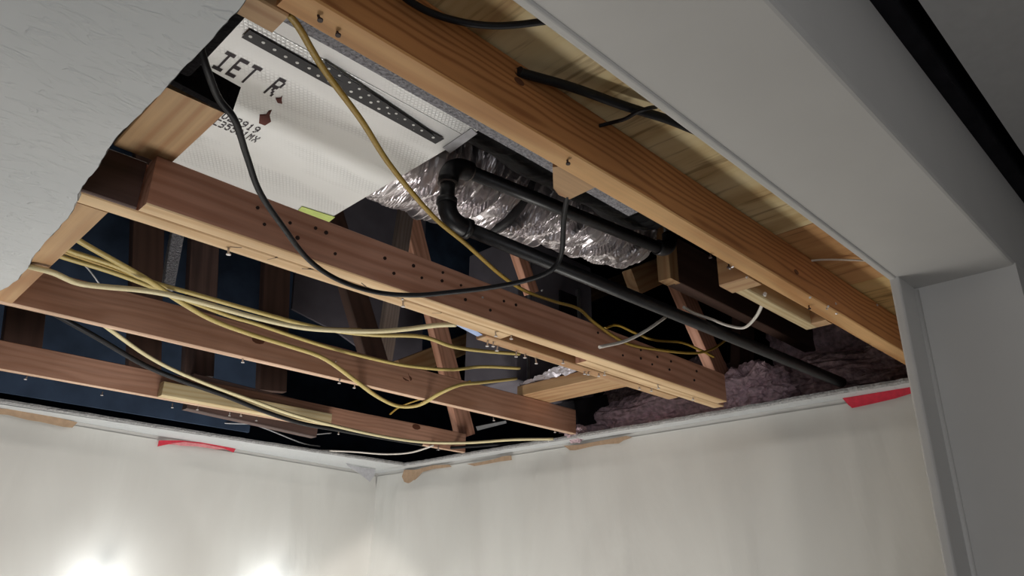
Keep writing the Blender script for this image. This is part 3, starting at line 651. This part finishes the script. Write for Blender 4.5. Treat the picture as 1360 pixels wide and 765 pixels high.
# ------------------------------------------------------------------ truss webs in the attic
def web(k0, k1, w, t, mat, label, flatb=True):
    a, b = K(k0), K(k1)
    if b.z > a.z + .25: b = a + (b - a) * ((2.29 - a.z) / (b.z - a.z))      # webs run up to the roof
    return tag(beam('truss_web', a, b, w, t, mat, up=(0, 1, 0)), label, 'truss web')
web((618, 580, 'b', 2.42), (543, 285, 'b', 2.42), .089, .038, 'pine_red', 'leaning truss web with a lit orange edge behind the middle of the double joist')
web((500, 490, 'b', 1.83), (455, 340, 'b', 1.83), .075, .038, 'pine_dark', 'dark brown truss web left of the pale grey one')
web((507, 490, 'b', 1.95), (530, 340, 'b', 1.95), .055, .03, 'pine_grey', 'pale grey truss web behind the double joist')
web((530, 492, 'b', 2.6), (660, 440, 'b', 2.6), .09, .038, 'pine_tan', 'tan brace board lying nearly flat behind the cables')
web((621, 522, 'b', 2.1), (672, 410, 'b', 2.1), .035, .03, 'pine_tan', 'slim brown web leaning right above the third joist')
web((706, 390, 'b', 1.55), (672, 290, 'b', 1.55), .045, .03, 'pine_red', 'short orange web seen under the crinkled flexible duct')
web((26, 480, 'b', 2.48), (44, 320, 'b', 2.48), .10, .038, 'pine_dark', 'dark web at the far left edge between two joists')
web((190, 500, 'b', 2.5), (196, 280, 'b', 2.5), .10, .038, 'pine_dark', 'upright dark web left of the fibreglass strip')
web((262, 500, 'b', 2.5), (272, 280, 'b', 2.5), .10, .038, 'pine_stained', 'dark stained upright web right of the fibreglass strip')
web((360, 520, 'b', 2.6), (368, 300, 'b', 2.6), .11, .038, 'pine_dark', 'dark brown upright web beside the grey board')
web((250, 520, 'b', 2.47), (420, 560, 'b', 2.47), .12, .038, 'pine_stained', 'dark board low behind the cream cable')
tag(beam('insulation_strip', Yp(222, 385, 2.30), Yp(222, 385, 2.30) + (Yp(239, 290, 2.30) - Yp(222, 385, 2.30)) * 5, .032, .02, 'fuzz', up=(0, 1, 0), wob=.012, seg=24), 'ragged grey fibreglass strip hanging in the dark at left', 'insulation')
# header beyond the orange joist at right: side, bottom, post
hx = tag(bpy.data.objects.new('truss_end', None), 'brown timber header with a post, right of the crinkled duct', 'timber'); col.objects.link(hx)
q0 = Z(890, 372, .80); q1 = Z(1075, 440, .80); hx.location = q0; WM[hx.name] = Matrix.Translation(q0)
xbeam('header_board', q0.x + .03, q0.x + 1.3, q0.y - .01, q0.y + .03, .80, .94, 'pine_dark', hx)
beam('header_end', Vector((q0.x + .012, q0.y + .01, .80)), Vector((q0.x + .012, q0.y + .01, 2.29)), .036, .05, 'pine_tan', hx, up=(1, 0, 0), wob=.006)
beam('diagonal_web', Yp(958, 505, 1.27), Yp(890, 352, 1.27), .085, .036, 'pine_red', hx, up=(0, 1, 0))
tag(beam('truss_web', Yp(838, 376, 1.35), Yp(898, 350, 1.35), .09, .038, 'pine_tan', up=(0, 1, 0)), 'brown board end between the flexible duct and the timber header', 'truss web')
tag(beam('truss_web', Yp(985, 500, 1.28), Yp(990, 330, 1.28), .10, .038, 'pine_dark', up=(0, 1, 0)), 'dark post behind the white wire loop', 'truss web')

# grey boards
def gboard(px, b, label):
    P = [Yp(x, y, b) for x, y in px]; P[0].z = P[1].z = 2.295
    return tag(slab('grey_board', P, (0, .013, 0), 'grey_board'), label, 'board')
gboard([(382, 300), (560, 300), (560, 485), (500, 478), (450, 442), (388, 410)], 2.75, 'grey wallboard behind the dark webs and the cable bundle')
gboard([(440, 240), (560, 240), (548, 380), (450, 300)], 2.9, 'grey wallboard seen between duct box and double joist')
tag(slab('attic_gloom_sheet', [Vector((-1.5, 2.78, .56)), Vector((1.30, 2.78, .56)), Vector((1.30, 2.78, 2.295)), Vector((-1.5, 2.78, 2.295))], (0, .012, 0), 'blue_gloom'), 'added blue-black sheet for the bluish dark of the attic at left', 'board')  # sheet added so the attic's bluish gloom shows as its colour
# foil boot between joists
c0 = Z(686, 509, .675); x1 = Yp(786, 400, c0.y).x
bt = tag(bpy.data.objects.new('register_boot', None), 'dusty foil and grey metal duct boot beside the wide cross board', 'duct'); col.objects.link(bt); bt.location = (c0.x, c0.y, .68); WM[bt.name] = Matrix.Translation(bt.location)
box('boot_body', c0.x, x1, c0.y, c0.y + .28, .69, 1.25, 'grey_board', bt, bev=.004)
box('boot_seam', c0.x + .05, c0.x + .062, c0.y - .004, c0.y + .002, .70, 1.24, 'steel', bt)
pf = Yp(742, 385, c0.y); box('access_flap', pf.x, pf.x + .10, c0.y - .008, c0.y + .002, pf.z - .16, pf.z, 'felt', bt, bev=.003)
box('latch', pf.x + .10, pf.x + .112, c0.y - .014, c0.y, pf.z - .17, pf.z + .03, 'steel', bt)
def wrinkled(name, q, amp, mat, parent):
    n = 56; v = []; f = []; q = [K(k) for k in q]
    for j in range(n+1):
        for i in range(n+1):
            p = q[0].lerp(q[1], i/n).lerp(q[3].lerp(q[2], i/n), j/n)
            v.append(p + Vector((0, 0, amp*(abs(noise.noise(Vector((p.x*20, p.y*9, 3)))) + .4*noise.noise(Vector((p.x*60, p.y*60, 1))) - .3))))
    for j in range(n):
        for i in range(n): a = j*(n+1)+i; f.append((a, a+n+1, a+n+2, a+1))
    o = link(name, mesh_from(name, v, f), mat); WM[o.name] = Matrix(); child(o, parent); return o
wrinkled('foil_bottom', [(688, 511, .672), (770, 470, .672), (850, 470, .672), (740, 522, .672)], .02, 'dullfoil', bt)
tag(slab('blue_label', [K(k) for k in [(604, 431, .545), (621, 432, .545), (641, 445, .545), (634, 447, .545)]], (0, 0, .001), 'bluetape'), 'pale blue tape scrap behind the double joist at the cable end', 'tape')
tag(slab('metal_flashing', [K(k) for k in [(632, 567, .62), (672, 559, .62), (673, 562, .62), (634, 572, .62)]], (0, 0, .002), 'steel'), 'thin shiny metal strip in the gap by the third joist end', 'metal')
tag(slab('metal_scrap', [K(k) for k in [(770, 536, .70), (772, 545, .70), (789, 540, .70)]], (0, 0, .002), 'screw'), 'small bright triangular metal scrap in the dark hole at right', 'metal')
tag(beam('dark_block', Z(752, 552, .62), Z(752, 552, .62) + Vector((.2, 0, .06)), .10, .10, 'felt'), 'black block in the gap beside the third joist end', 'block')

# ------------------------------------------------------------------ insulation
def fluff(name, c, s, mat, label, seed, amp=.35):
    bm = bmesh.new(); bmesh.ops.create_icosphere(bm, subdivisions=5, radius=1)
    for v in bm.verts:
        n = v.co.normalized(); d = 1 + amp*noise.noise(n*2.2 + Vector((seed, 0, 0))) + amp*.5*noise.noise(n*6 + Vector((0, seed, 0))) + amp*.25*noise.noise(n*16) + amp*.16*noise.noise(n*38)
        v.co = Vector((n.x*s[0]*d, n.y*s[1]*d, n.z*s[2]*d))
    me = bpy.data.meshes.new(name); bm.to_mesh(me); bm.free()
    o = link(name, me, mat, loc=c); tag(o, label, 'insulation', kind='stuff'); return o
fluff('pink_insulation', (2.29, 1.60, .61), (.10, .36, .09), 'pink', 'pink fluffy insulation heap above the right wall, left mound', 1)
fluff('pink_insulation', (2.27, 1.17, .63), (.09, .13, .09), 'pink', 'pink fluffy insulation beside the end of the double joist', 4)
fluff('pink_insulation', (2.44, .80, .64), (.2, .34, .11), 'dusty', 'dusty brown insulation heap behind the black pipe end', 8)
fluff('pink_insulation', (2.60, 1.02, .88), (.12, .22, .20), 'pink', 'pink insulation batt standing behind the right end of the furring', 12, .2)
fluff('pink_insulation', (2.56, .70, .74), (.10, .16, .12), 'pink', 'pink insulation batt near the orange joist right end', 17, .25)
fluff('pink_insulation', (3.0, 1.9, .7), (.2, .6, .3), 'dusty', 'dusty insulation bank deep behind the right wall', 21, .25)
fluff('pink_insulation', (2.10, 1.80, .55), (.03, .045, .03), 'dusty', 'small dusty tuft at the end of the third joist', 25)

# ------------------------------------------------------------------ vanity bulbs on the left wall, just below the view
for i, (x, lab) in enumerate([(.925, 'lit round bulb on the left wall, left of the two'), (1.60, 'lit round bulb on the left wall, right of the two')]):
    e = bpy.data.objects.new('vanity_lamp', None); col.objects.link(e); e.location = (x, YL(x) - .03, -.045); WM[e.name] = Matrix.Translation(e.location)
    tag(e, lab, 'lamp')
    bm = bmesh.new(); bmesh.ops.create_uvsphere(bm, u_segments=24, v_segments=16, radius=.03)
    me = bpy.data.meshes.new('bulb'); bm.to_mesh(me); bm.free()
    for p in me.polygons: p.use_smooth = True
    b = link('bulb', me, 'bulb', loc=(x, YL(x) - .12, -.015)); WM[b.name] = Matrix.Translation(b.location); child(b, e)
    tube('lamp_holder', [Vector((x, YL(x) - .005, -.05)), Vector((x, YL(x) - .07, -.05)), Vector((x, YL(x) - .10, -.045))], .014, 'steel', e)
GR = {'yellow_cable': 'electrical cables hanging in the opening', 'black_cable': 'black cables in the opening', 'cream_cable': 'electrical cables hanging in the opening', 'white_wire': 'white wires', 'thin_wire': 'thin wires along the left wall top',
      'ceiling_joist': 'ceiling joists of the opened ceiling', 'blocking': 'cross blocks between joists', 'truss_web': 'truss webs in the attic', 'torn_paper': 'torn drywall paper strips', 'red_tape': 'red tape strips on the walls',
      'plastic_sheet': 'plastic sheets on the walls', 'pink_insulation': 'insulation heaps', 'plywood_panel': 'plywood panels above the door', 'vanity_lamp': 'bulbs on the left wall', 'perforated_strap': 'perforated straps', 'duct_board': 'duct board panels', 'grey_board': 'grey wallboards in the attic', 'joist_stub': 'joist stubs'}
for o in list(bpy.data.objects):
    if '_w' in o: del o['_w']
    g = GR.get(o.name.split('.')[0])
    if g and o.parent is None and 'label' in o: o['group'] = g
